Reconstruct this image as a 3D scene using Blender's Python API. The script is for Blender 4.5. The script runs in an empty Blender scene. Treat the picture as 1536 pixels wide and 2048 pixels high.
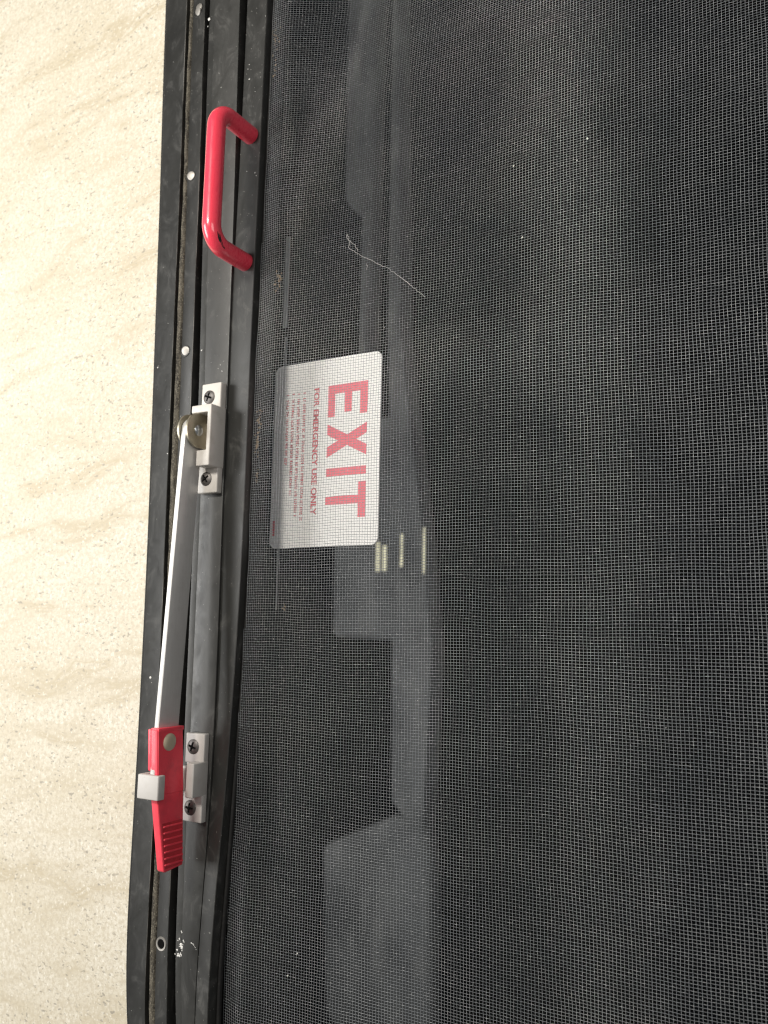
import bpy, bmesh, math, random
import numpy as np
from mathutils import Vector, Matrix

# ------------------------------------------------------------------ scene
S = bpy.context.scene
COL = S.collection
random.seed(7)
RNG = np.random.default_rng(7)
R = math.radians

# The window is laid out in millimetres: x = up the wall, y = along the sill, z = out of the wall into the room.
# W turns that into world metres (world Z is up, the room lies towards -Y).
def W(p):
    return Vector((-p[1] * .001, -p[2] * .001, p[0] * .001))
M3 = Matrix(((0, -1, 0), (0, 0, -1), (1, 0, 0)))

# ------------------------------------------------------------------ camera
cam_d = bpy.data.cameras.new('camera')
cam = bpy.data.objects.new('camera', cam_d)
COL.objects.link(cam)
S.camera = cam
_n = Vector((.58, .15, 1)).normalized()
_ey = Vector((-.02, 1, -.138)); _ey = (_ey - _n * _ey.dot(_n)).normalized()
_ex = _ey.cross(_n).normalized()
if _ex.x < 0: _ex = -_ex
RC = Matrix((_ex, -_ey, -_n))                       # camera axes -> window axes
cam_loc = RC @ Vector((0, 0, -440))
rot = M3 @ RC @ Matrix(((1, 0, 0), (0, -1, 0), (0, 0, -1)))
cam.matrix_world = Matrix.Translation(W(cam_loc)) @ rot.to_4x4()
cam_d.sensor_fit = 'AUTO'
cam_d.sensor_width = 36
cam_d.lens = 1700 / 2048 * 36
cam_d.clip_start = .01
cam_d.clip_end = 100
cam_d.dof.use_dof = True
cam_d.dof.focus_distance = .425
cam_d.dof.aperture_fstop = 13.0

# ------------------------------------------------------------------ light
world = bpy.data.worlds.new('World')
S.world = world
world.use_nodes = True
wb = world.node_tree.nodes['Background']
wb.inputs[0].default_value = (1, .97, .93, 1)
wb.inputs[1].default_value = .13

def lamp(name, pos, target, sx, sy, power, color):
    d = bpy.data.lights.new(name, 'AREA')
    d.shape = 'RECTANGLE'; d.size = sx * .001; d.size_y = sy * .001
    d.energy = power; d.color = color
    o = bpy.data.objects.new(name, d)
    COL.objects.link(o)
    a, b = W(pos), W(target)
    o.location = a
    o.rotation_euler = (b - a).to_track_quat('-Z', 'Y').to_euler()
    return o
lamp('ceiling_lamp', (-175, 420, 880), (-115, 0, 0), 170, 170, 7.6, (1, .95, .87))
lamp('doorway_daylight', (-860, 10, 690), (-150, 0, 0), 700, 420, 9.8, (1, .99, .965))
S.cycles.filter_width = 1.15
lamp('reflection_fill', (-1000, -250, -900), (-1150, -250, -2000), 900, 900, 7.5, (1, .98, .96))  # unseen lamp added only to light the stand-in reflection behind the pane
lamp('added_fill', (470, 150, 560), (40, 60, 0), 320, 320, 1.15, (1, .97, .95))  # unseen fill added from the right to lift handle and side faces
S.view_settings.view_transform = 'Standard'
S.view_settings.look = 'None'
S.view_settings.exposure = 0
S.view_settings.gamma = 1
S.view_settings.use_curve_mapping = False

# ------------------------------------------------------------------ materials
class NT:
    def __init__(s, name):
        s.m = bpy.data.materials.new(name); s.m.use_nodes = True
        s.t = s.m.node_tree; s.b = s.t.nodes['Principled BSDF']; s.out = s.t.nodes['Material Output']
        s.geo = s.t.nodes.new('ShaderNodeNewGeometry')
    def n(s, kind, **kw):
        o = s.t.nodes.new(kind)
        for k, v in kw.items():
            if k.startswith('i_'): o.inputs[k[2:].replace('_', ' ')].default_value = v
            else: setattr(o, k, v)
        return o
    def l(s, a, b): s.t.links.new(a, b)
    def pos(s, scale=(1, 1, 1)):
        # position in window millimetres-like axes, scaled per axis (x up the wall, y along the sill, z out)
        vm = s.n('ShaderNodeVectorMath', operation='MULTIPLY')
        s.l(s.geo.outputs['Position'], vm.inputs[0])
        vm.inputs[1].default_value = (1000 * scale[1], 1000 * scale[2], 1000 * scale[0])
        return vm.outputs[0]
    def noise(s, vec, scale, detail=3, rough=.55, dist=0):
        o = s.n('ShaderNodeTexNoise'); s.l(vec, o.inputs['Vector'])
        o.inputs['Scale'].default_value = scale; o.inputs['Detail'].default_value = detail
        o.inputs['Roughness'].default_value = rough; o.inputs['Distortion'].default_value = dist
        return o.outputs['Fac']
    def ramp(s, fac, stops):
        o = s.n('ShaderNodeValToRGB'); s.l(fac, o.inputs[0]); e = o.color_ramp.elements
        while len(e) < len(stops): e.new(.5)
        for k, (p, c) in enumerate(stops):
            e[k].position = p; e[k].color = c if len(c) == 4 else (*c, 1)
        return o.outputs[0]
    def mix(s, fac, a, b, mode='MIX'):
        o = s.n('ShaderNodeMix', data_type='RGBA', blend_type=mode)
        for sock, v in ((o.inputs[0], fac), (o.inputs[6], a), (o.inputs[7], b)):
            if hasattr(v, 'links'): s.l(v, sock)
            else: sock.default_value = v if not isinstance(v, tuple) or len(v) == 4 else (*v, 1)
        return o.outputs[2]
    def bump(s, h, strength, dist=.0002):
        o = s.n('ShaderNodeBump'); s.l(h, o.inputs['Height'])
        o.inputs['Strength'].default_value = strength; o.inputs['Distance'].default_value = dist
        s.l(o.outputs[0], s.b.inputs['Normal'])
    def base(s, v):
        if hasattr(v, 'links'): s.l(v, s.b.inputs['Base Color'])
        else: s.b.inputs['Base Color'].default_value = (*v, 1)
    def rough(s, v):
        if hasattr(v, 'links'): s.l(v, s.b.inputs['Roughness'])
        else: s.b.inputs['Roughness'].default_value = v
    def metal(s, v): s.b.inputs['Metallic'].default_value = v

def g(v): return (v, v, v)

def mat_wall():
    t = NT('stone_print_panel')
    pf = t.pos()
    sk = t.n('ShaderNodeVectorMath', operation='DOT_PRODUCT'); t.l(pf, sk.inputs[0]); sk.inputs[1].default_value = (1, 0, .12)
    sk2 = t.n('ShaderNodeVectorMath', operation='DOT_PRODUCT'); t.l(pf, sk2.inputs[0]); sk2.inputs[1].default_value = (-.02, 0, .16)
    sc_ = t.n('ShaderNodeCombineXYZ'); t.l(sk.outputs['Value'], sc_.inputs[0]); t.l(sk2.outputs['Value'], sc_.inputs[2]); ps = sc_.outputs[0]
    warp = t.noise(t.pos((.35, .6, 1)), .03, 3)
    wv = t.n('ShaderNodeVectorMath', operation='MULTIPLY_ADD')
    comb = t.n('ShaderNodeCombineXYZ'); t.l(warp, comb.inputs[0])
    t.l(comb.outputs[0], wv.inputs[0]); wv.inputs[1].default_value = (38, 0, 0); t.l(ps, wv.inputs[2])
    vein = t.noise(wv.outputs[0], .042, 6, .62, .2)
    veinf = t.ramp(vein, [(.50, g(0)), (.59, g(.4)), (.625, g(.8)), (.65, g(.2)), (.72, g(.05))])
    cloud = t.noise(t.pos((.6, 1, 1)), .022, 4)
    col = t.mix(t.ramp(cloud, [(.35, g(0)), (.65, g(1))]), (.69, .645, .54), (.62, .565, .445))
    col = t.mix(veinf, col, (.47, .395, .26))
    grain = t.noise(pf, .35, 4, .7)
    col = t.mix(t.ramp(grain, [(.44, g(0)), (.58, g(.6))]), col, (.50, .435, .32))
    grain2 = t.noise(t.pos((.8, 1.1, 1)), .75, 2, .6)
    col = t.mix(t.ramp(grain2, [(.56, g(0)), (.66, g(.65))]), col, (.50, .45, .36))
    dens = t.noise(pf, .028, 2)
    sp = t.noise(t.pos((.7, 1.2, 1)), .42, 2, .5)
    spf = t.ramp(sp, [(.635, g(0)), (.665, g(.8))])
    spm = t.mix(1.0, spf, t.ramp(dens, [(.36, g(.12)), (.56, g(1))]), 'MULTIPLY')
    col = t.mix(spm, col, (.30, .27, .22))
    pale = t.noise(pf, .5, 3, .6)
    col = t.mix(t.ramp(pale, [(.58, g(0)), (.70, g(.6))]), col, (.86, .83, .74))
    t.base(col); t.rough(.62)
    t.bump(t.mix(.5, grain, spf, 'SUBTRACT'), .25, .0003)
    return t.m

def mat_black_paint(name, v=.030, rough=.42, dust=.25, tint=(1, 1, .92)):
    t = NT(name)
    big = t.noise(t.pos((1, .35, 1)), .05, 4)
    fine = t.noise(t.pos(), 1.6, 3, .65)
    scuff = t.noise(t.pos((1, .6, 1)), .09, 7, .72, .8)
    c0 = tuple(v * k for k in tint); c1 = tuple(v * 1.7 * k for k in tint)
    col = t.mix(t.ramp(big, [(.35, g(0)), (.7, g(1))]), c0, c1)
    col = t.mix(t.ramp(scuff, [(.54, g(0)), (.74, g(dust))]), col, (.22, .215, .20))
    sp = t.noise(t.pos(), .9, 1, .5)
    col = t.mix(t.ramp(sp, [(.755, g(0)), (.78, g(.6))]), col, (.45, .44, .40))
    t.base(col)
    rr = t.n('ShaderNodeMapRange'); t.l(scuff, rr.inputs[0])
    rr.inputs[1].default_value = .3; rr.inputs[2].default_value = .75; rr.inputs[3].default_value = rough - .07; rr.inputs[4].default_value = rough + .22
    t.rough(rr.outputs[0])
    t.bump(fine, .30, .00012)
    t.b.inputs['Specular IOR Level'].default_value = .60
    return t.m

def mat_dirt():
    t = NT('dusty_groove')
    a = t.noise(t.pos((1, .25, 1)), .35, 5, .7); b = t.noise(t.pos(), 1.1, 3, .7)
    col = t.mix(t.ramp(a, [(.38, g(0)), (.62, g(1))]), (.018, .015, .011), (.10, .088, .066))
    col = t.mix(t.ramp(b, [(.52, g(0)), (.66, g(.8))]), col, (.26, .235, .18))
    t.base(col); t.rough(.95); t.bump(b, .7, .0004)
    return t.m

def mat_rubber():
    t = NT('black_rubber')
    t.base(t.mix(t.ramp(t.noise(t.pos(), .5, 4, .7), [(.55, g(0)), (.75, g(.5))]), (.008, .008, .008), (.05, .045, .038))); t.rough(.75)
    return t.m

def mat_plastic(name, col, rough=.45, dirt=.35, dcol=(.30, .26, .20)):
    t = NT(name)
    n1 = t.noise(t.pos(), .12, 5, .65); n2 = t.noise(t.pos(), .8, 3, .6)
    c = t.mix(t.ramp(n1, [(.52, g(0)), (.75, g(dirt))]), col, dcol)
    c = t.mix(t.ramp(n2, [(.66, g(0)), (.75, g(dirt))]), c, tuple(.5 * x for x in dcol))
    t.base(c); t.rough(rough); t.bump(n2, .06, .0001)
    return t.m

def mat_metal(name, col, rough=.38, stretch=(1, .06, 1), dirt=.3, metal=1.0):
    t = NT(name)
    n1 = t.noise(t.pos(stretch), 1.2, 3, .6); n2 = t.noise(t.pos(), .12, 5, .65)
    c = t.mix(n1, tuple(.82 * x for x in col), col)
    c = t.mix(t.ramp(n2, [(.52, g(0)), (.75, g(dirt))]), c, (.16, .13, .09))
    t.base(c); t.metal(metal); t.rough(rough); t.bump(n1, .05, .00006)
    return t.m

def mat_red(name, col, rough, coat=.5, grime=.0):
    t = NT(name)
    n = t.noise(t.pos(), .1, 5, .65); n2 = t.noise(t.pos(), .9, 2, .6)
    c = t.mix(t.ramp(n, [(.5, g(0)), (.75, g(.25 + grime))]), col, tuple(.6 * x for x in col))
    c = t.mix(t.ramp(n2, [(.70, g(0)), (.78, g(.35 * (grime + .2)))]), c, (.09, .03, .02))
    n3 = t.noise(t.pos((1, .12, 1)), .9, 4, .7)
    c = t.mix(t.ramp(n3, [(.60, g(0)), (.78, g(.35))]), c, (.95, .22, .25))
    mr = t.n('ShaderNodeMapRange'); t.l(n3, mr.inputs[0]); mr.inputs[1].default_value = .4; mr.inputs[2].default_value = .75; mr.inputs[3].default_value = rough; mr.inputs[4].default_value = rough + .22
    t.base(c); t.rough(mr.outputs[0]); t.b.inputs['Coat Weight'].default_value = coat; t.b.inputs['Coat Roughness'].default_value = .08
    t.bump(n2, .03, .0001)
    return t.m

def mat_mesh():
    t = NT('charcoal_mesh_thread')
    a = t.noise(t.pos(), .03, 3); b = t.noise(t.pos((.6, 1, 1)), .9, 2, .6)
    c = t.mix(t.ramp(a, [(.35, g(0)), (.7, g(1))]), (.21, .225, .24), (.28, .292, .302))
    c = t.mix(t.ramp(b, [(.56, g(0)), (.72, g(.65))]), c, (.64, .65, .65))  # pale spots in the thread colour stand for glints
    t.base(c); t.rough(.20)
    t.b.inputs['Specular IOR Level'].default_value = .9
    return t.m

def mat_flat(name, col, rough=.6, metal=0, spec=.5):
    t = NT(name)
    n = t.noise(t.pos(), .4, 4, .6)
    t.base(t.mix(t.ramp(n, [(.45, g(0)), (.75, g(.3))]), col, tuple(.65 * x for x in col)))
    t.rough(rough); t.metal(metal); t.b.inputs['Specular IOR Level'].default_value = spec
    return t.m

def mat_reflection():  # mottled greys for the reflection shapes behind the pane
    t = NT('grey_reflection')
    a = t.noise(t.pos(), .0035, 4, .6); b = t.noise(t.pos((1, .3, 1)), .012, 4, .65)
    c = t.mix(t.ramp(a, [(.35, g(0)), (.68, g(1))]), (.05, .052, .054), (.15, .154, .156))
    c = t.mix(t.ramp(b, [(.5, g(0)), (.7, g(.7))]), c, (.20, .20, .195))
    t.base(c); t.rough(.8)
    return t.m

def mat_edge():
    t = NT('edge_highlight_metal')
    n = t.noise(t.pos((1, .12, 1)), .12, 5, .7)
    t.base(t.mix(t.ramp(n, [(.46, g(0)), (.62, g(1))]), (.035, .035, .032), (.34, .33, .31))); t.rough(.4); t.metal(.3)  # broken pale tone paints a highlight line into the edge
    return t.m

def mat_reflection_glow():
    t = NT('lamp_reflection')
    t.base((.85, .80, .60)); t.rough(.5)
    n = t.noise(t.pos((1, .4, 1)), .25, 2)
    t.b.inputs['Emission Color'].default_value = (1, .93, .62, 1)  # emission stands for lamps mirrored in the pane
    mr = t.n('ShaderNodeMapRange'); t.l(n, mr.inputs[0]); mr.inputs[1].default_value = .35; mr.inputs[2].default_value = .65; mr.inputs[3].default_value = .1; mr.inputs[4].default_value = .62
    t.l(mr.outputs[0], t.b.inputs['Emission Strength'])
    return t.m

def mat_glass():
    t = NT('tinted_pane')
    tr = t.n('ShaderNodeBsdfTransparent'); tr.inputs[0].default_value = (.80, .82, .82, 1)
    gl = t.n('ShaderNodeBsdfGlossy'); gl.inputs['Roughness'].default_value = .30; gl.inputs[0].default_value = (.8, .8, .8, 1)
    mx = t.n('ShaderNodeMixShader'); fr = t.n('ShaderNodeFresnel'); fr.inputs[0].default_value = 1.04
    t.l(fr.outputs[0], mx.inputs[0]); t.l(tr.outputs[0], mx.inputs[1]); t.l(gl.outputs[0], mx.inputs[2])
    t.l(mx.outputs[0], t.out.inputs['Surface'])
    return t.m

MAT = dict(
    wall=mat_wall(),
    edge=mat_edge(),
    frame=mat_black_paint('black_frame_paint', .015, .40, .20),
    sash=mat_black_paint('black_sash_paint', .019, .41, .26),
    bar=mat_black_paint('black_screen_bar_paint', .018, .42, .30),
    deep=mat_flat('black_gap', (.006, .006, .006), .9, 0, .1),
    dirt=mat_dirt(), rubber=mat_rubber(),
    grey=mat_plastic('warm_grey_plastic', (.64, .605, .56), .42, .30),
    clipg=mat_plastic('pale_grey_plastic', (.52, .50, .475), .48, .22),
    alu=mat_metal('brushed_aluminium', (.70, .69, .67), .38, (1, .05, 1), .12, .25),
    zinc=mat_metal('dull_zinc', (.52, .48, .38), .45, (1, 1, 1), .55),
    pin=mat_metal('polished_pin', (.62, .65, .66), .28, (1, 1, 1), .2),
    tan=mat_plastic('tan_rivet', (.50, .435, .32), .35, .35),
    screw=mat_metal('dark_screw', (.15, .14, .135), .5, (1, 1, 1), .4, .7),
    recess=mat_flat('screw_recess', (.004, .004, .004), .8, 0, .08),
    silver=mat_metal('bright_screw', (.42, .40, .37), .5, (1, 1, 1), .5, .8),
    red=mat_red('red_gloss_paint', (.95, .055, .10), .24, 1.0),
    redp=mat_red('red_plastic', (.92, .065, .10), .42, .15, .3),
    grime=mat_red('grimy_red_plastic', (.60, .035, .05), .55, 0, .6),
    chip=mat_flat('bare_black_chip', (.010, .008, .008), .7),
    mesh=mat_mesh(),
    sign=mat_plastic('white_sign_plate', (.86, .85, .83), .35, .10, (.6, .55, .5)),
    signred=mat_flat('sign_red_ink', (.80, .165, .205), .45),
    fine=mat_flat('sign_fine_red_ink', (.62, .12, .14), .5),
    glass=mat_glass(),
    reflection=mat_reflection(),
    streak=mat_reflection_glow(),
    back=mat_flat('dark_outside', (.006, .0065, .008), .9, 0, .1),
    lint=mat_flat('grey_lint', (.50, .49, .47), .9),
    fleck=mat_flat('white_fleck', (.72, .71, .68), .8),
    debris=mat_flat('brown_debris', (.20, .16, .12), .95),
    strip=mat_flat('grey_strip', (.26, .27, .27), .6),
)

# ------------------------------------------------------------------ builders
def tag(o, label=None, cat=None, group=None, kind=None):
    if label: o['label'] = label
    if cat: o['category'] = cat
    if group: o['group'] = group
    if kind: o['kind'] = kind
    return o

def base_of(o):
    v = Vector((0, 0, 0))
    while o is not None:
        v += o.location; o = o.parent
    return v

def empty(name, pos, label, cat, group=None):
    o = bpy.data.objects.new(name, None); COL.objects.link(o)
    o.empty_display_size = .01; o.location = W(pos)
    return tag(o, label, cat, group)

def mk(name, vf, mat, parent=None, smooth=False, angle=35):
    vs, fs = vf
    b = base_of(parent) if parent else Vector((0, 0, 0))
    me = bpy.data.meshes.new(name)
    me.from_pydata([W(v) - b for v in vs], [], fs)
    me.materials.append(MAT[mat]); me.update()
    bm = bmesh.new(); bm.from_mesh(me); bmesh.ops.recalc_face_normals(bm, faces=bm.faces); bm.to_mesh(me); bm.free()
    if smooth:
        me.polygons.foreach_set('use_smooth', [True] * len(me.polygons))
        if angle: me.set_sharp_from_angle(angle=R(angle))
    o = bpy.data.objects.new(name, me); COL.objects.link(o)
    if parent: o.parent = parent
    return o

def join(*parts):
    V, F = [], []
    for v, f in parts:
        n = len(V); V += list(v); F += [tuple(i + n for i in q) for q in f]
    return V, F

def bm_out(bm):
    bm.verts.ensure_lookup_table(); bm.verts.index_update()
    r = ([tuple(v.co) for v in bm.verts], [tuple(v.index for v in f.verts) for f in bm.faces])
    bm.free()
    return r

def prism(poly, axis, a, b, bevel=.5, seg=2):
    """poly in the two other axes (order: axis x -> (y,z), y -> (x,z), z -> (x,y)), from a to b along axis."""
    bm = bmesh.new()
    def P(u, v, w): return {'x': (w, u, v), 'y': (u, w, v), 'z': (u, v, w)}[axis]
    lo = [bm.verts.new(P(u, v, a)) for u, v in poly]; hi = [bm.verts.new(P(u, v, b)) for u, v in poly]
    n = len(poly)
    bm.faces.new(lo[::-1]); bm.faces.new(hi)
    for i in range(n): bm.faces.new((lo[i], lo[(i + 1) % n], hi[(i + 1) % n], hi[i]))
    bmesh.ops.recalc_face_normals(bm, faces=bm.faces)
    if bevel:
        es = [e for e in bm.edges if len(e.link_faces) == 2 and e.calc_face_angle(0) > .45]
        bmesh.ops.bevel(bm, geom=es, offset=bevel, segments=seg, profile=.5, affect='EDGES', clamp_overlap=True)
    return bm_out(bm)

def box(x0, x1, y0, y1, z0, z1, bevel=.5, seg=2):
    return prism([(x0, y0), (x1, y0), (x1, y1), (x0, y1)], 'z', z0, z1, bevel, seg)

def tube(path, r, n=12, cap=True, radii=None):
    V, F = [], []
    pts = [Vector(p) for p in path]
    up = None
    for i, p in enumerate(pts):
        t = (pts[min(i + 1, len(pts) - 1)] - pts[max(i - 1, 0)]).normalized()
        if up is None:
            up = Vector((1, 0, 0)) if abs(t.x) < .9 else Vector((0, 1, 0))
        up = (up - t * up.dot(t)).normalized(); s = t.cross(up)
        rr = radii[i] if radii else r
        for k in range(n):
            a = 2 * math.pi * k / n
            V.append(tuple(p + (up * math.cos(a) + s * math.sin(a)) * rr))
    for i in range(len(pts) - 1):
        for k in range(n):
            F.append((i * n + k, i * n + (k + 1) % n, (i + 1) * n + (k + 1) % n, (i + 1) * n + k))
    if cap:
        F.append(tuple(range(n))[::-1]); F.append(tuple((len(pts) - 1) * n + k for k in range(n)))
    return V, F

def lathe(prof, c, axis='z', n=32):
    """prof: (radius, height) rising along axis from centre c."""
    V, F = [], []
    for r, h in prof:
        for k in range(n):
            a = 2 * math.pi * k / n; u, v = r * math.cos(a), r * math.sin(a)
            V.append({'z': (c[0] + u, c[1] + v, c[2] + h), 'x': (c[0] + h, c[1] + u, c[2] + v)}[axis])
    for i in range(len(prof) - 1):
        for k in range(n): F.append((i * n + k, i * n + (k + 1) % n, (i + 1) * n + (k + 1) % n, (i + 1) * n + k))
    F.append(tuple((len(prof) - 1) * n + k for k in range(n)))
    return V, F

# stations along the sill and the edges of every rail there (the whole frame is slightly bowed and turns into a corner at the low-y end)
YS = [470, 380, 300, 220, 150, 75, 0, -60, -120, -180, -210, -235, -260, -285, -310, -340]
EDGE = dict(
    outer=[-184.5, -181.6, -179.1, -175.8, -173.7, -171.3, -168.9, -167.9, -167.3, -167.2, -167.3, -167.3, -166.1, -163.3, -158.5, -151],
    Ar=[-162, -160.1, -158.6, -156.6, -155.5, -154.2, -152.6, -151.4, -150.4, -149.5, -149.4, -149.3, -149.0, -147.6, -144, -138],
    Bl=[-157, -155.4, -153.9, -151.7, -149.5, -147.9, -146.4, -145.5, -144.6, -143.8, -143.5, -143.3, -143.0, -141.6, -138, -132],
    Br=[-146, -144.6, -142.8, -140.6, -139.4, -138.0, -136.8, -136.1, -135.3, -134.7, -134.3, -133.9, -133.1, -131.4, -128, -122],
    Cl=[-142.8, -141.8, -140.6, -138.3, -136.0, -133.5, -132.4, -131.9, -131.4, -130.9, -130.7, -130.2, -128.8, -126.3, -122.5, -116],
    Cr=[-115.5, -114.6, -113.2, -111.3, -110.2, -109.2, -108.8, -107.8, -107.4, -108.8, -110.2, -111.5, -112.2, -111.8, -109, -103],
    Dl=[-109, -108.9, -108.8, -109.0, -109.9, -109.05, -108.65, -107.65, -107.25, -108.65, -110.05, -111.35, -112.05, -111.65, -108.85, -102.85],
    Dr=[-92, -92.3, -92.8, -93.3, -93.7, -93.8, -93.5, -94.5, -96.7, -99.6, -101, -102.4, -103.4, -102.6, -99.5, -93],
)
YA = np.array(YS[::-1], float)
_EV = {k: np.array(v[::-1], float) for k, v in EDGE.items()}
_EC = {}
def edge(key, Y):
    # smooth (Catmull-like) interpolation: average of neighbouring linear samples
    y = np.asarray(Y, float)
    return sum(w * np.interp(y + d, YA, _EV[key]) for d, w in ((-28, .2), (-12, .2), (0, .2), (12, .2), (28, .2)))

YF = np.linspace(460, -335, 90)
def rail(profile, extra=None):
    """profile: list of (edge key, dx, z); swept along the sill; the outline is closed."""
    V, F = [], []
    m = len(profile)
    for y in YF:
        for (k, dx, z) in profile:
            zz = z(y) if callable(z) else z
            V.append((float(edge(k, y)) + dx, float(y), zz))
    for i in range(len(YF) - 1):
        for j in range(m):
            F.append((i * m + j, i * m + (j + 1) % m, (i + 1) * m + (j + 1) % m, (i + 1) * m + j))
    F.append(tuple(range(m))[::-1]); F.append(tuple((len(YF) - 1) * m + j for j in range(m)))
    return V, F

# ------------------------------------------------------------------ wall
wall = mk('wall', ([(-520, -420, -3), (-520, 560, -3), (-158, 560, -3), (-158, -420, -3)], [(0, 1, 2, 3)]), 'wall')
# the panel stops under the flange: its edge follows the frame
V, F = [], []
ny = 60
for i, y in enumerate(np.linspace(560, -420, ny)):
    e = float(edge('outer', max(-335, min(460, y)))) + 7
    V += [(-560, float(y), -3), (-300, float(y), -3), (e, float(y), -3), (e, float(y), -12)]
for i in range(ny - 1):
    for j in range(3): F.append((i * 4 + j, i * 4 + j + 1, i * 4 + j + 5, i * 4 + j + 4))
bpy.data.objects.remove(wall)
wall = mk('wall', (V, F), 'wall')
tag(wall, 'cream stone-patterned wall panel with tan veins and grey specks below the window', 'wall', kind='structure')

# ------------------------------------------------------------------ window frame
fr = empty('window_frame', (-160, 0, -3), 'black metal window frame with dusty groove and row of screw holes along the cream wall', 'window frame')
mk('outer_flange', rail([('outer', 2.5, -2.9), ('outer', 2.5, -.5), ('outer', 3.1, 0), ('Ar', -.7, 0), ('Ar', -.25, .25), ('Ar', 0, .1), ('Ar', .1, -7), ('outer', 6, -7)]), 'frame', fr, True, 40)
mk('gasket', rail([('outer', -.2, -3.1), ('outer', 0, -1.6), ('outer', 1.8, -1.5), ('outer', 2.4, -2.0), ('outer', 2.4, -3.1)]), 'rubber', fr, True, 60)
mk('edge_highlight', rail([('Ar', -.35, .2), ('Ar', -.15, .34), ('Ar', .05, .2), ('Ar', 0, -.1)]), 'edge', fr, True, 60)  # pale strip painting the highlight along the flange edge
def gz(y): return -1.75 + .25 * math.sin(y * .05) + .2 * math.sin(y * .23 + 1)
mk('groove', rail([('Ar', .15, -3.6), ('Ar', 1.0, lambda y: gz(y) - .6), ('Ar', 1.9, lambda y: gz(y) + .9), ('Bl', -1.1, lambda y: gz(y) + .8), ('Bl', -.1, -2.6), ('Bl', -.1, -9), ('Ar', .15, -9)]), 'dirt', fr, True, 70)
mk('inner_rail', rail([('Bl', 0, -8), ('Bl', 0, -1.3), ('Bl', .6, -.8), ('Br', -.9, -.8), ('Br', -.5, -.35), ('Br', -.15, -.4), ('Br', 0, -.9), ('Br', .1, -9)]), 'frame', fr, True, 40)
mk('edge_highlight', rail([('Br', -.45, -.5), ('Br', -.25, -.3), ('Br', -.02, -.5), ('Br', -.1, -.9)]), 'edge', fr, True, 60)  # same painted highlight on the inner rail
mk('gap_floor', rail([('Br', .15, -7.5), ('Cl', 3, -7.5), ('Cl', 3, -9.5), ('Br', .15, -9.5)]), 'deep', fr)

def dome(cx, cy, z0, r, h, cross=None, rot=0, n=36, dish=False):
    V, F, idx = [], [], {}
    for i in range(-n, n + 1):
        for j in range(-n, n + 1):
            u, v = i / n, j / n
            q = math.hypot(u, v)
            # square grid squeezed onto a disc
            m = max(abs(u), abs(v)); 
            if q > 0: u2, v2 = u * m / q, v * m / q
            else: u2 = v2 = 0
            rr = math.hypot(u2, v2)
            z = h * (1 - rr ** 2.6)
            if dish: z = h * (rr ** 3) 
            if cross:
                c, s = math.cos(rot), math.sin(rot)
                a, b = (u2 * c - v2 * s) * r, (u2 * s + v2 * c) * r
                w, L, d = cross
                ww = w * (1 - .35 * rr)
                if (abs(a) < ww and abs(b) < L) or (abs(b) < ww and abs(a) < L):
                    z -= d * (1 - .4 * max(abs(a), abs(b)) / L)
            idx[i, j] = len(V); V.append((cx + u2 * r, cy + v2 * r, z0 + z))
    for i in range(-n, n):
        for j in range(-n, n):
            F.append((idx[i, j], idx[i + 1, j], idx[i + 1, j + 1], idx[i, j + 1]))
    return V, F

def screw(cx, cy, z0, parent, rot=0, label=None):
    o = mk('screw', join(dome(cx, cy, z0 + .45, 4.1, 1.0, (.68, 2.7, 1.5), rot), lathe([(4.1, -.3), (4.1, .45)], (cx, cy, z0))), 'screw', parent, True, 40)
    k = .45; L = 2.3
    c, s = math.cos(rot), math.sin(rot)
    def pt(a, b, z): return (cx + a * c + b * s, cy - a * s + b * c, z)
    quads = []
    zf = z0 + .62
    for (a0, a1, b0, b1) in ((-k, k, -L, L), (-L, L, -k, k)):
        quads.append(([pt(a0, b0, zf), pt(a1, b0, zf), pt(a1, b1, zf), pt(a0, b1, zf)], [(0, 1, 2, 3)]))
        zf += .02
    mk('recess', join(*quads), 'recess', o)
    return o

# silver screws sunk in the inner rail, and one empty hole
for k, (x, y) in enumerate([(-150.2, 341.5), (-148.3, 225.2), (-144.9, 108.3)]):
    tilt = [(.25, .2), (-.18, .12), (-.12, .2)][k]
    v, f = dome(x + .3, y, -.72, 2.75, .3, None, n=14)
    rm = lathe([(3.9, 0), (3.6, .4), (3.1, .42), (2.9, .05)], (x, y, -.85), n=28); rm = (rm[0], rm[1][:-1])
    v = [(a, b, c + (a - x) * tilt[0] + (b - y) * tilt[1] + .35) for a, b, c in v]
    o = mk('countersunk_screw', (v, f), 'silver', fr, True, 35); mk('rim', rm, 'frame', o, True, 40)
    if k == 0:
        bl = lathe([(2.6, 0), (2.5, .5), (1.2, .8)], (x + 1.6, y + 2.6, -.5), n=14)
        mk('paint_blob', bl, 'silver', o, True)
hx, hy = -139.2, -237.5
rim = lathe([(3.9, -.1), (3.6, .35), (2.7, .25), (2.3, -.6), (2.3, -2.5)], (hx, hy, -.75))
rim = (rim[0], rim[1][:-1])
ho = mk('empty_hole_rim', rim, 'silver', fr, True, 40)
mk('hole', ([(hx + 2.35 * math.cos(a), hy + 2.35 * math.sin(a), -.72) for a in np.linspace(0, 2 * math.pi, 24, endpoint=False)], [tuple(range(24))]), 'recess', ho)

# ------------------------------------------------------------------ opening sash carrying the latch
sa = empty('window_sash', (-120, 0, 0), 'black metal window sash rail that carries the red latch, between frame and screen', 'window sash')
mk('sash_rail', rail([('Cl', 0, -7), ('Cl', .1, -2.6), ('Cl', .8, -1.6), ('Cl', 5.2, -.9), ('Cl', 6.6, -.08), ('Cr', -.5, 0), ('Cr', -.12, -.15), ('Cr', 0, -.5), ('Cr', 0, -9)]), 'sash', sa, True, 28)
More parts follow.
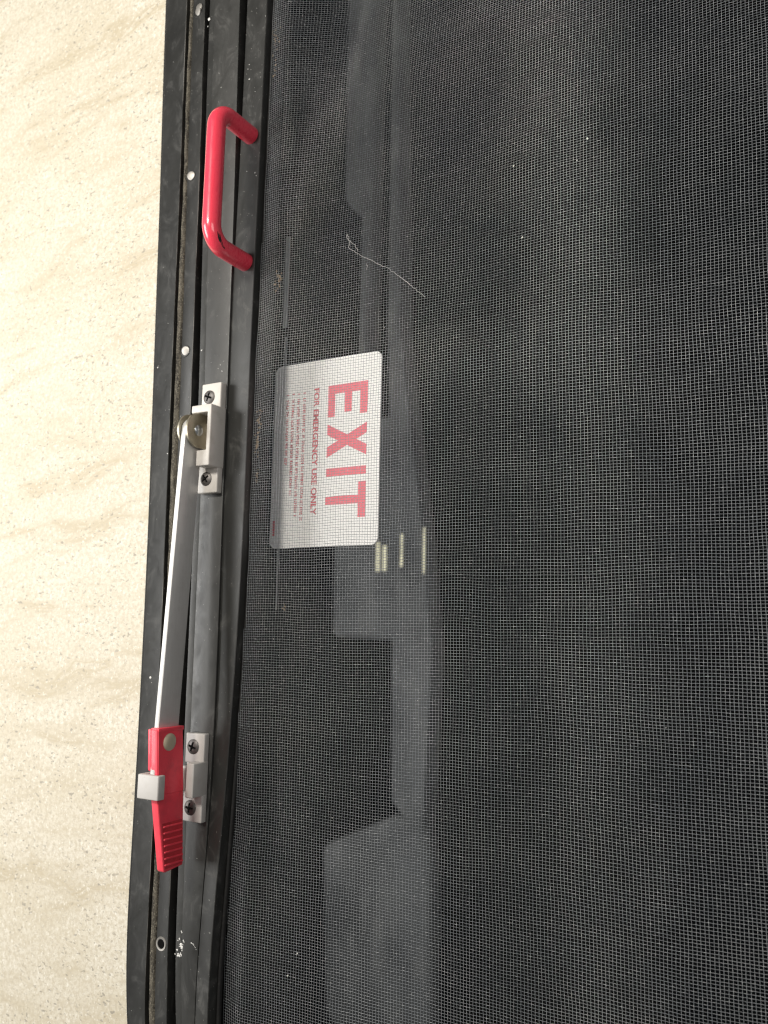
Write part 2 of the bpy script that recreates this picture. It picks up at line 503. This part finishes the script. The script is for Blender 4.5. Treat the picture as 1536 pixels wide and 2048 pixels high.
# ------------------------------------------------------------------ latch (bracket, lever, red grip)
la = empty('latch', (-117, 49, 0), 'long aluminium latch lever with ribbed red grip pivoting on a grey bracket', 'latch')
cpoly = [(-124.5, 67.6), (-109.3, 67.6), (-109.3, 31.2), (-119.2, 31.2), (-119.2, 40.6), (-112.2, 40.6), (-112.2, 63), (-124.5, 63)]
br = mk('bracket', join(prism(cpoly, 'z', -.2, 13, .7, 3),
                        box(-124.5, -109.7, 65, 82.7, -.25, 5, .8, 3), box(-124.5, -109.8, 16.6, 33.5, -.25, 4.6, .8, 3),
                        box(-124, -112, 40, 64, -.3, 1.8, .2)), 'grey', la, True, 50)
screw(-118.4, 74.2, 4.9, br, .35)
screw(-118.0, 25.0, 4.5, br, .95)
def dplate(x0, x1, cy, cz, rad, zb):
    poly = [(cy + rad * math.cos(a), cz + rad * math.sin(a)) for a in np.linspace(0, math.pi, 26)]
    poly = [(cy + rad, zb)] + poly + [(cy - rad, zb)]
    return prism(poly, 'x', x0, x1, .18, 1)
mk('clevis_plate', dplate(-119.6, -118.0, 52.2, 12.4, 10.2, 1.2), 'zinc', la, True, 30)
mk('clevis_plate', dplate(-125.9, -124.4, 52.2, 12.4, 10.2, 1.2), 'zinc', la, True, 30)
mk('pivot_pin', join(lathe([(3.4, 0), (3.3, .5), (2.7, 1.0), (1.6, 1.35), (.5, 1.45)], (-118.0, 52.2, 13.2), 'x', 28), lathe([(2, -8.5), (2, 0)], (-118.0, 52.2, 13.2), 'x', 16)), 'pin', la, True, 40)
mk('pin_washer', lathe([(4.1, 0), (4.1, .25), (3.3, .3)], (-118.0, 52.2, 13.0), 'x', 28), 'zinc', la, True, 40)
sl = .0500
def zc(y): return 13.6 + sl * (52 - y)
lp = []
for a in np.linspace(math.pi / 2, -math.pi / 2, 14):
    lp.append((52 + 7.3 * math.cos(a), 13.6 + 7.3 * math.sin(a)))
lp = [(-150, zc(-150) + 7.6)] + [(36, zc(36) + 7.4)] + lp + [(36, zc(36) - 7.0), (-150, zc(-150) - 8.0)]
mk('lever_bar', prism(lp[::-1], 'x', -123.9, -120.6, .35, 2), 'alu', la, True, 30)
# red grip
gp = [(-116, 32.2), (-151.5, 29.6), (-190.5, 22.0), (-191.6, 20.8), (-190.2, 7.2), (-152, 9.6), (-116, 12.6)]
gu = [(-116, 32.0), (-137.6, 30.5), (-138.4, 29.6), (-138.4, 13), (-116, 13.5)]
gs = [(-116.2, 31.6), (-150.6, 29.1), (-150.6, 10.0), (-116.2, 13.0)]
grip = mk('grip', join(prism(gp, 'x', -123.7, -118.7, .7, 3), prism(gu, 'x', -126.0, -123.2, .5, 2), prism(gs, 'x', -119.5, -118.45, .25, 1),
                       prism([(-115.3, 31.8), (-117.4, 31.6), (-117.4, 12.2), (-115.3, 12.4)], 'x', -123.9, -118.1, .35, 2)), 'redp', la, True, 40)
mk('rib_panel', prism([(-165.6, 25.0), (-189.8, 21.3), (-189.3, 8.4), (-165.6, 9.6)], 'x', -119, -118.66, 0), 'grime', grip)
for k in range(7):
    y = -167.6 - 3.35 * k
    zt = 24.2 - .42 * k; zb = 9.2 - .28 * k
    mk('rib', tube([(-118.75, y, zt), (-118.7, y, zt - .5), (-118.7, y - .1, zb + .5), (-118.75, y - .1, zb)], .62, 10, True, [.2, .62, .62, .2]), 'redp', grip, True)
mk('rivet', lathe([(4.7, 0), (4.6, .55), (4.0, 1.0), (2.5, 1.35), (.6, 1.45)], (-118.5, -123.1, 23.0), 'x', 32), 'tan', la, True, 40)

# ------------------------------------------------------------------ strike with hook
st = empty('latch_strike', (-117, -144, 0), 'pale grey latch strike with two screws and a hook over the red grip', 'latch strike')
base = join(box(-124.2, -110.4, -136.5, -120.2, -.25, 4, .7, 3), box(-124.2, -110.2, -168.2, -152, -.25, 4, .7, 3),
            prism([(-124.2, -.2), (-110.2, -.2), (-109.9, 12.2), (-114.9, 12.6), (-117.2, 3.0), (-124.2, 2.4)], 'y', -153.6, -135.2, .6, 2),
            box(-130.2, -124, -152.2, -139, -.25, 3, .6, 2))
mk('base_plate', base, 'clipg', st, True, 45)
hk = prism([(-130.6, -.1), (-126.6, -.1), (-126.4, 29.2), (-118.0, 30.7), (-117.9, 27.6), (-115.2, 27.9), (-115.3, 33.0), (-130.2, 33.4)], 'y', -152.4, -139.6, .7, 3)
mk('hook', hk, 'clipg', st, True, 45)
screw(-118.4, -127.6, 3.9, st, .3)
screw(-118.4, -160.6, 3.9, st, .1)

# ------------------------------------------------------------------ insect screen
sc = empty('insect_screen', (-100, 0, -2), 'charcoal woven insect screen in a black metal bar, dusty and slightly loose', 'insect screen')
def dz(y): return float(np.interp(y, [-200, -140, 100, 200], [-.25, -1.3, -1.2, -1.5]))
mk('screen_bar', rail([('Dl', 0, -9), ('Dl', 0, lambda y: dz(y) - .25), ('Dl', .3, dz), ('Dr', -.45, dz), ('Dr', -.1, lambda y: dz(y) - .3), ('Dr', 0, -2.3), ('Dr', .2, -9)]), 'bar', sc, True, 40)
mk('spline', rail([('Dr', .1, -9), ('Dr', .25, -6.9), ('Dr', .7, -6.5), ('Dr', 1.5, -6.6), ('Dr', 2.0, -7.4), ('Dr', 2.0, -9)]), 'rubber', sc, True, 60)

def vnoise(x, y, seed, scale):
    """smooth value noise on a grid."""
    r = np.random.default_rng(seed); T = r.random((256, 256))
    u, v = x / scale + 77.3, y / scale + 51.7
    i, j = np.floor(u).astype(int), np.floor(v).astype(int); fu, fv = u - i, v - j
    fu = fu * fu * (3 - 2 * fu); fv = fv * fv * (3 - 2 * fv)
    a, b, c, d = T[i % 256, j % 256], T[(i + 1) % 256, j % 256], T[i % 256, (j + 1) % 256], T[(i + 1) % 256, (j + 1) % 256]
    return (a * (1 - fu) + b * fu) * (1 - fv) + (c * (1 - fu) + d * fu) * fv - .5

def sstep(x, a, b):
    t = np.clip((x - a) / (b - a), 0, 1); return t * t * (3 - 2 * t)

def screen_z(X, Y):
    e = edge('Dr', np.clip(Y, -335, 460)) + .8
    z = -5.9 + 2.6 * sstep(X, e, e + 14) - 1.6 * sstep(X, e + 13, e + 30)
    z = z - .00030 * np.maximum(Y - 55, 0) ** 2 * sstep(X, e, e + 60) - .00005 * np.minimum(Y - 55, 0) ** 2
    z = z + 1.5 * np.cos((X - 110) * 2 * np.pi / 230) * sstep(X, e + 20, e + 90)
    z = z + 1.8 * vnoise(X, Y, 3, 60) + .8 * vnoise(X, Y, 4, 22)
    return z

PX, PY = 1.66, 1.43
def build_mesh():
    xs = np.arange(-108, 206, PX); ys = np.arange(352, -305, -PY)
    nx, ny = len(xs), len(ys)
    X0, Y0 = np.meshgrid(xs, ys, indexing='ij')
    X = X0 + 1.6 * vnoise(X0, Y0, 11, 60) + .6 * vnoise(X0, Y0, 16, 24) + .28 * vnoise(X0, Y0, 12, 9) + .07 * (RNG.random(X0.shape) - .5)
    Y = Y0 + 2.4 * vnoise(X0, Y0, 13, 55) + .8 * vnoise(X0, Y0, 17, 22) + .30 * vnoise(X0, Y0, 14, 8) + .07 * (RNG.random(X0.shape) - .5)
    # single threads that wander a little, and the wavy cut near the bar
    X = X + .16 * (RNG.random((nx, 1)) - .5); Y = Y + .14 * (RNG.random((1, ny)) - .5)
    E = edge('Dr', np.clip(Y, -335, 460)) + .7
    near = np.exp(-np.maximum(X - E, 0) / 9.0)
    Y = Y + near * 1.3 * vnoise(X0, Y0, 15, 14)
    Z = screen_z(X, Y)
    alt = np.where((np.add.outer(np.arange(nx), np.arange(ny)) % 2) == 0, 1.0, -1.0)
    ok = X > E
    # right and far limits of what the window shows
    ok &= (X < 200)
    amp, r = .13, .108
    verts, faces = [], []
    off = 0
    ring = [(1, 0), (0, 1), (-1, 0), (0, -1)]
    def strand(P, valid, sdir, rad, vary):
        nonlocal off
        # P: (n,m,3) strands of m nodes
        n, m = P.shape[:2]
        R4 = []
        rr = rad * (1 + vary[..., None])
        for a, b in ring:
            q = P.copy(); q[..., sdir] += a * rr[..., 0]; q[..., 2] += b * rr[..., 0] * .9
            R4.append(q)
        Vv = np.stack(R4, axis=2).reshape(-1, 3)
        idx = np.arange(n * m).reshape(n, m)
        sel = valid[:, :-1] & valid[:, 1:]
        i0 = idx[:, :-1][sel]; i1 = idx[:, 1:][sel]
        fs = []
        for k in range(4):
            k2 = (k + 1) % 4
            fs.append(np.stack([i0 * 4 + k, i0 * 4 + k2, i1 * 4 + k2, i1 * 4 + k], axis=1))
        verts.append(Vv); faces.append(np.concatenate(fs) + off); off += len(Vv)
    A = np.stack([X, Y, Z + amp * alt], axis=-1)
    strand(A, ok, 0, r, .22 * (RNG.random((nx, 1)) - .5) + .2 * (RNG.random((nx, ny)) - .5))
    B = np.stack([X, Y, Z - amp * alt], axis=-1).transpose(1, 0, 2)
    strand(B, ok.T, 1, r, .22 * (RNG.random((ny, 1)) - .5) + .2 * (RNG.random((ny, nx)) - .5))
    V = np.concatenate(verts); F = np.concatenate(faces)
    used = np.zeros(len(V), bool); used[F.ravel()] = True
    remap = np.cumsum(used) - 1
    V = V[used]; F = remap[F]
    b = base_of(sc)
    WV = np.stack([-V[:, 1], -V[:, 2], V[:, 0]], axis=1) * .001 - np.array(b)
    me = bpy.data.meshes.new('mesh_cloth')
    me.vertices.add(len(V)); me.vertices.foreach_set('co', WV.astype(np.float32).ravel())
    me.loops.add(F.size); me.loops.foreach_set('vertex_index', F.astype(np.int32).ravel())
    me.polygons.add(len(F))
    me.polygons.foreach_set('loop_start', np.arange(0, F.size, 4, dtype=np.int32))
    me.polygons.foreach_set('loop_total', np.full(len(F), 4, dtype=np.int32))
    me.polygons.foreach_set('use_smooth', np.ones(len(F), bool))
    me.materials.append(MAT['mesh']); me.update(calc_edges=True)
    o = bpy.data.objects.new('mesh_cloth', me); COL.objects.link(o); o.parent = sc; o['kind'] = 'stuff'
build_mesh()

# ------------------------------------------------------------------ red pull handle
hd = empty('pull_handle', (-100.6, 198, -1.5), 'glossy red bent-rod pull handle with a black chip, fixed to the screen bar', 'handle')
YT, YB, ZB, HX, RB = 239.5, 157.3, 29.8, -100.8, 11.5
path = [(HX, YT, -1.4), (HX, YT, 5), (HX, YT, ZB - RB)]
for a in np.linspace(0, math.pi / 2, 12)[1:]: path.append((HX, YT - RB + RB * math.cos(a), ZB - RB + RB * math.sin(a)))
path += [(HX, y, ZB) for y in np.linspace(YT - RB - 4, YB + RB + 4, 12)]
for a in np.linspace(math.pi / 2, math.pi, 12): path.append((HX, YB + RB + RB * math.cos(a), ZB - RB + RB * math.sin(a)))
path += [(HX, YB, 5), (HX, YB, -1.4)]
tv, tf = tube(path, 5.5, 28)
mk('rod', (tv, tf), 'red', hd, True, 50)
# a chip in the paint on the inside of the lower bend
def chip():
    V = []; n = 20
    for k in range(n):
        a = 2 * math.pi * k / n
        rr = 1.0 + .30 * math.sin(3 * a + 1) + .25 * math.sin(5 * a) + .12 * math.sin(9 * a + 2)
        ang = math.radians(139 + 17 * rr * math.cos(a)); th = math.radians(115 + 6 * math.cos(a) + 9 * rr * math.sin(a))
        c = Vector((HX, YB + RB + RB * math.cos(ang), ZB - RB + RB * math.sin(ang)))
        d = Vector((1, 0, 0)) * math.sin(th) + Vector((0, -math.cos(ang), -math.sin(ang))) * math.cos(th)
        V.append(tuple(c + d * 5.58))
    V.append(tuple(sum((Vector(v) for v in V), Vector()) / n + Vector((.12, 0, 0))))
    return V, [(k, (k + 1) % n, n) for k in range(n)]
mk('paint_chip', chip(), 'chip', hd)

# ------------------------------------------------------------------ pane and exit sign behind the screen
ZG = -34.0
gp_ = empty('window_pane', (40, 0, ZG), 'dark tinted window pane behind the insect screen', 'window pane')
mk('glass', ([(-106, -330, ZG - .9), (260, -330, ZG - .9), (260, 460, ZG - .9), (-106, 460, ZG - .9)], [(0, 1, 2, 3)]), 'glass', gp_)
mk('edge_strip', box(-95.5, -92.6, 126, 186, ZG - .8, ZG + .5, .2), 'strip', gp_)
mk('edge_strip', box(-93.6, -92.8, -50, 120, ZG - .8, ZG - .3, .1), 'strip', gp_)
# side of the window box, black
mk('seal', rail([('Dr', .3, -9.2), ('Dr', -.5, -9.2), ('Dr', -14, ZG - 4), ('Dr', -12, ZG - 4)]), 'deep', gp_)

SK = (377.45 + 33) / (377.45 + 15)
def sx(x): return 217.94 + (x - 217.94) * SK
def sy(y): return -60.27 + (y + 60.27) * SK
ZS = -33.0
sg = empty('exit_sign', (sx(-49), sy(39), ZS), 'white plastic sign with red EXIT lettering behind the insect screen', 'sign')
def rrect(x0, x1, y0, y1, r, n=8):
    P = []
    for cx, cy, a0 in ((x1 - r, y1 - r, 0), (x0 + r, y1 - r, 90), (x0 + r, y0 + r, 180), (x1 - r, y0 + r, 270)):
        for k in range(n + 1):
            a = R(a0 + 90 * k / n); P.append((cx + r * math.cos(a), cy + r * math.sin(a)))
    return P
mk('plate', prism(rrect(sx(-85), sx(-12.2), sy(-15.2), sy(93.4), 4.5), 'z', ZG - .2, ZS, .25, 1), 'sign', sg, True, 35)
zl0, zl1 = ZS - .05, ZS + .06
def letter(polys):
    return join(*[prism([(sx(a), sy(b)) for a, b in p], 'z', zl0, zl1 + .012 * k, 0) for k, p in enumerate(polys)])
B_, T_ = -46.9, -20.6        # baseline and cap height
mk('letter', letter([[(B_, 77.2), (T_, 77.2), (T_, 72), (B_, 72)],
                     [(B_, 72.05), (B_, 58.7), (B_ + 4.7, 58.7), (B_ + 4.7, 72.05)],
                     [(-35.6, 72.05), (-35.6, 60.6), (-31, 60.6), (-31, 72.05)],
                     [(T_ - 4.7, 72.05), (T_ - 4.7, 58.9), (T_, 58.9), (T_, 72.05)]]), 'signred', sg)
mk('letter', letter([[(B_, 54.6), (B_, 48.4), (T_, 35.0), (T_, 40.9)], [(B_, 35.2), (B_, 41.2), (T_, 53.6), (T_, 47.6)]]), 'signred', sg)
mk('letter', letter([[(B_, 29), (T_, 29), (T_, 24.4), (B_, 24.4)]]), 'signred', sg)
mk('letter', letter([[(B_, 12.9), (T_ - 4.7, 12.9), (T_ - 4.7, 8.2), (B_, 8.2)], [(T_ - 4.75, 20.4), (T_, 20.4), (T_, .5), (T_ - 4.75, .5)]]), 'signred', sg)

def text_mesh(name, body, x0, xcap, y0, y1, mat, parent, bold=.03):
    cu = bpy.data.curves.new(name, 'FONT'); cu.body = body; cu.offset = bold; cu.resolution_u = 3
    o = bpy.data.objects.new(name, cu); COL.objects.link(o)
    dg = bpy.context.evaluated_depsgraph_get(); dg.update()
    me = bpy.data.meshes.new_from_object(o.evaluated_get(dg))
    V = [tuple(v.co) for v in me.vertices]; F = [tuple(p.vertices) for p in me.polygons]
    bpy.data.objects.remove(o); bpy.data.curves.remove(cu); bpy.data.meshes.remove(me)
    u = [v[0] for v in V]; w = [v[1] for v in V]
    ua, ub, wa, wb_ = min(u), max(u), min(w), max(w)
    out = [(sx(x0 + (v[1] - wa) / (wb_ - wa) * (xcap - x0)), sy(y0 + (v[0] - ua) / (ub - ua) * (y1 - y0)), ZS + .07) for v in V]
    return mk(name, (out, F), mat, parent)
text_mesh('lettering', 'FOR EMERGENCY USE ONLY', -56.9, -53.0, 76.8, 2.9, 'fine', sg)
# the small print is too small to read: rows of letter-sized strokes
fv = []
for (xa, ya, yb) in ((-64.4, 75.4, .8), (-68.4, 75.2, 3.8), (-72.4, 75.6, 15.8), (-76.4, 75.6, 33.6)):
    y = ya
    first = True
    while y > yb:
        n = 1 if first else random.choice((2, 3, 4, 5, 6, 7))
        for _ in range(n):
            if y < yb: break
            w = random.uniform(.75, 1.05); h = 1.9
            bits = random.sample([(0, .32, 0, 1), (.68, 1, 0, 1), (0, 1, 0, .25), (0, 1, .38, .6), (0, 1, .76, 1), (.34, .66, 0, 1)], 3)
            for a0, a1, b0, b1 in bits:
                q = [(sx(xa + h * b0), sy(y - w * a0)), (sx(xa + h * b1), sy(y - w * a0)), (sx(xa + h * b1), sy(y - w * a1)), (sx(xa + h * b0), sy(y - w * a1))]
                fv.append(([(c[0], c[1], ZS + .065) for c in q], [(0, 1, 2, 3)]))
            y -= w + .28
        y -= 1.0 if not first else 2.2
        first = False
fp = mk('small_print', join(*fv), 'fine', sg); fp['kind'] = 'stuff'
mk('red_mark', prism([(sx(-83.4), sy(1)), (sx(-81.6), sy(1)), (sx(-81.6), sy(-8)), (sx(-83.4), sy(-8))], 'z', zl0, zl1, 0), 'fine', sg)

# ------------------------------------------------------------------ solid shapes added behind the pane in place of its reflection
ZP = -2000.0
K2 = (377.45 - ZP) / (377.45 + 30)
def px_(x): return 217.94 + (x - 217.94) * K2
def py_(y): return -60.27 + (y + 60.27) * K2
po = empty('pane_reflection', (px_(-10), py_(0), ZP - 10), 'dim grey upright post bands built behind the pane to stand for a mirrored view', 'reflection')
def plate(pts, z0, z1, bev=28.0):
    return prism([(px_(a), py_(b)) for a, b in pts], 'z', z0 - 80, z1, bev, 5)
mk('upright', join(plate([(-38, 400), (-38, -20), (-30.5, -20), (-30.5, 400)], ZP - 8, ZP - 1), plate([(-19, 400), (-17.5, 110), (-12, -20), (-9.5, -150), (9, -168), (13.4, -70), (7.5, -14), (-9, 108), (-11.6, 192), (-17, 400)][::1], ZP - 9, ZP - 1)), 'reflection', po, True, 40)
mk('upper_band', plate([(-53.4, 400), (-50.6, 198), (-38, 185), (-35, 205), (-35, 400)], ZP - 9, ZP), 'reflection', po, True, 40)
mk('middle_band', plate([(-52.8, 60), (-51.1, -65), (-8, -66), (13, -70), (9, -10), (-9, 60)], ZP - 9, ZP), 'reflection', po, True, 40)
mk('lower_band', plate([(-53.5, -179), (-9.6, -158), (9, -156), (13, -175), (15.5, -300), (-20, -300), (-49, -262)], ZP - 9, ZP), 'reflection', po, True, 40)
for (xa, ya, yb, w) in ((-20.6, -12, -28.4, 2.2), (-16.3, -14, -28.2, 2.4), (-5.6, -8, -26, 1.5), (8.2, -5, -30, 1.2)):  # glowing strips added as the lamp reflections
    mk('lamp_reflection', prism([(px_(xa - w / 2), py_(ya)), (px_(xa + w / 2), py_(ya)), (px_(xa + w / 2), py_(yb)), (px_(xa - w / 2), py_(yb))], 'z', ZP - 1, ZP + 2, .2, 1), 'streak', po)
bk = mk('outside_backdrop', ([(-9000, -9000, -3500), (9000, -9000, -3500), (9000, 9000, -3500), (-9000, 9000, -3500)], [(0, 1, 2, 3)]), 'back')
tag(bk, 'dark night outside seen through the pane', 'backdrop', kind='structure')

# ------------------------------------------------------------------ lint, flecks, dirt
def sz(x, y): return float(screen_z(np.array(x), np.array(y)))
lp1 = [(-33.2, 163.4), (-31.5, 160), (-30.9, 156.8), (-31.3, 154.0), (-26, 150.5), (-20.5, 146.3), (-13, 141.6), (-4.9, 136.7), (0.5, 132), (5.3, 128.1), (10, 123.2), (14.5, 119.3), (20.0, 114.4)]
def zig(pts, z, amp=.35, sub=5):
    out = []
    for i in range(len(pts) - 1):
        for k in range(sub):
            t = k / sub
            x = pts[i][0] * (1 - t) + pts[i + 1][0] * t + random.uniform(-amp, amp); y = pts[i][1] * (1 - t) + pts[i + 1][1] * t + random.uniform(-amp, amp)
            out.append((x, y, sz(x, y) + z + random.uniform(0, .2)))
    return out
lint = mk('lint_strand', join(tube(zig(lp1, .45), .13, 5), tube(zig([(-33.2, 162.8), (-32.4, 160), (-30.1, 158.2), (-27, 155), (-25.9, 152.8), (-24.5, 150.4)], .5), .13, 5),
                              tube(zig([(-19, 142), (-18, 140.5), (-18.6, 138)], .45), .12, 5)), 'lint')
tag(lint, 'thin grey strand of lint clinging to the insect screen above the sign', 'lint')

def blob(x, y, z, r, h=.25, n=9):
    V = []
    sxx, syy, an = random.uniform(.5, 1.3), random.uniform(.6, 1.5), random.uniform(0, 3)
    for k in range(n):
        a = 2 * math.pi * k / n; q = r * random.uniform(.6, 1.25)
        u, v = q * math.cos(a) * sxx, q * math.sin(a) * syy
        V.append((x + u * math.cos(an) - v * math.sin(an), y + u * math.sin(an) + v * math.cos(an), z))
    V.append((x, y, z + h))
    return V, [(k, (k + 1) % n, n) for k in range(n)]
fl = []
for x, y, r in [(-154.3, 44.1, .75), (-158.2, -91.3, .9), (-104.3, 278.7, .55), (-107.4, 106.1, .9), (-107.0, 102.8, .7), (-107.8, 99.6, .5), (-93.6, 318, .5), (-139.8, 332.5, 1.2), (-140.6, 327.5, .6), (-105.8, 286, .5), (-104.9, 288.9, .35),
                (-158.4, 72.1, .35), (-167.0, 100.7, .6), (-166.5, 101.7, .4), (-131, 106.6, .55), (-115.5, 95, .45), (-112.9, 97.1, .35), (-117, 93, .3), (-114, 91, .5), (-103, 216.7, .3), (-98, 200, .25), (-100.5, 58, .5), (-99.8, 57, .35), (-96.5, 214, .4), (-95.4, 212, .5)]:
    z0 = .05 if x < -150 else (-.75 if x < -134 else (.02 if x < -109.3 else -1.48))
    fl.append(blob(x, y, z0, r * .8, .22))
for _ in range(22):     # smear of white filler beside the empty hole
    x = -123.6 + random.gauss(0, 2.0); y = -236 + random.gauss(0, 3.2)
    fl.append(blob(x, y, .02, random.uniform(.2, .8), .3))
for k in range(10):
    t = k / 9; fl.append(blob(-116.5 + 5.5 * t, -232.5 - 6 * t * t, .0 if -116.5 + 5.5 * t < -112.5 else -1.45, .4 * (1 - .6 * t), .15))
for _ in range(60):
    y = random.uniform(-280, 320); k = random.random()
    x = float(edge('Ar', y)) - random.uniform(1, 14) if k < .3 else (float(edge('Cl', y)) + random.uniform(8, 20) if k < .6 else float(edge('Dr', y)) - random.uniform(1, 12))
    z0 = .02 if k < .6 else -1.48
    fl.append(blob(x, y, z0, random.uniform(.10, .24), .1, 6))
flo = mk('paint_flecks', join(*fl), 'fleck')
tag(flo, 'white flecks and filler smears scattered on the black window frame', 'flecks', kind='stuff')
db = []
for x, y, n, s in [(-88, 58, 26, 3.2), (-88.5, 46, 30, 2.6), (-88.6, 26, 16, 2.0), (-77, 143, 22, 2.2), (-79, 138, 8, 1.4), (-65.6, -49, 5, .8), (-88, 310, 10, 4), (-88, 300, 12, 4), (-87, 284, 8, 4)]:
    for _ in range(n):
        a, b = x + random.gauss(0, s * .42), y + random.gauss(0, s * 1.1)
        db.append(blob(a, b, sz(a, b) + .18, random.uniform(.25, .75), .35, 7))
dbo = mk('dirt_crumbs', join(*db), 'debris')
tag(dbo, 'brown dirt crumbs caught in the insect screen along its black bar', 'dirt', kind='stuff')
sp = []
for x, y, r in [(106.6, 181.8, .9), (67.7, 178.1, .5), (-58, -240.3, .55), (73.5, 136.4, .5), (-52, -228, .4), (-36, 50, .3)]:
    sp.append(blob(x, y, sz(x, y) + .25, r, .35))
for _ in range(40):
    a, b = random.uniform(-85, 150), random.uniform(-250, 250); sp.append(blob(a, b, sz(a, b) + .25, random.uniform(.12, .3), .2, 6))
spo = mk('dust_specks', join(*sp), 'fleck')
tag(spo, 'tiny white dust specks on the dark insect screen', 'dust', kind='stuff')
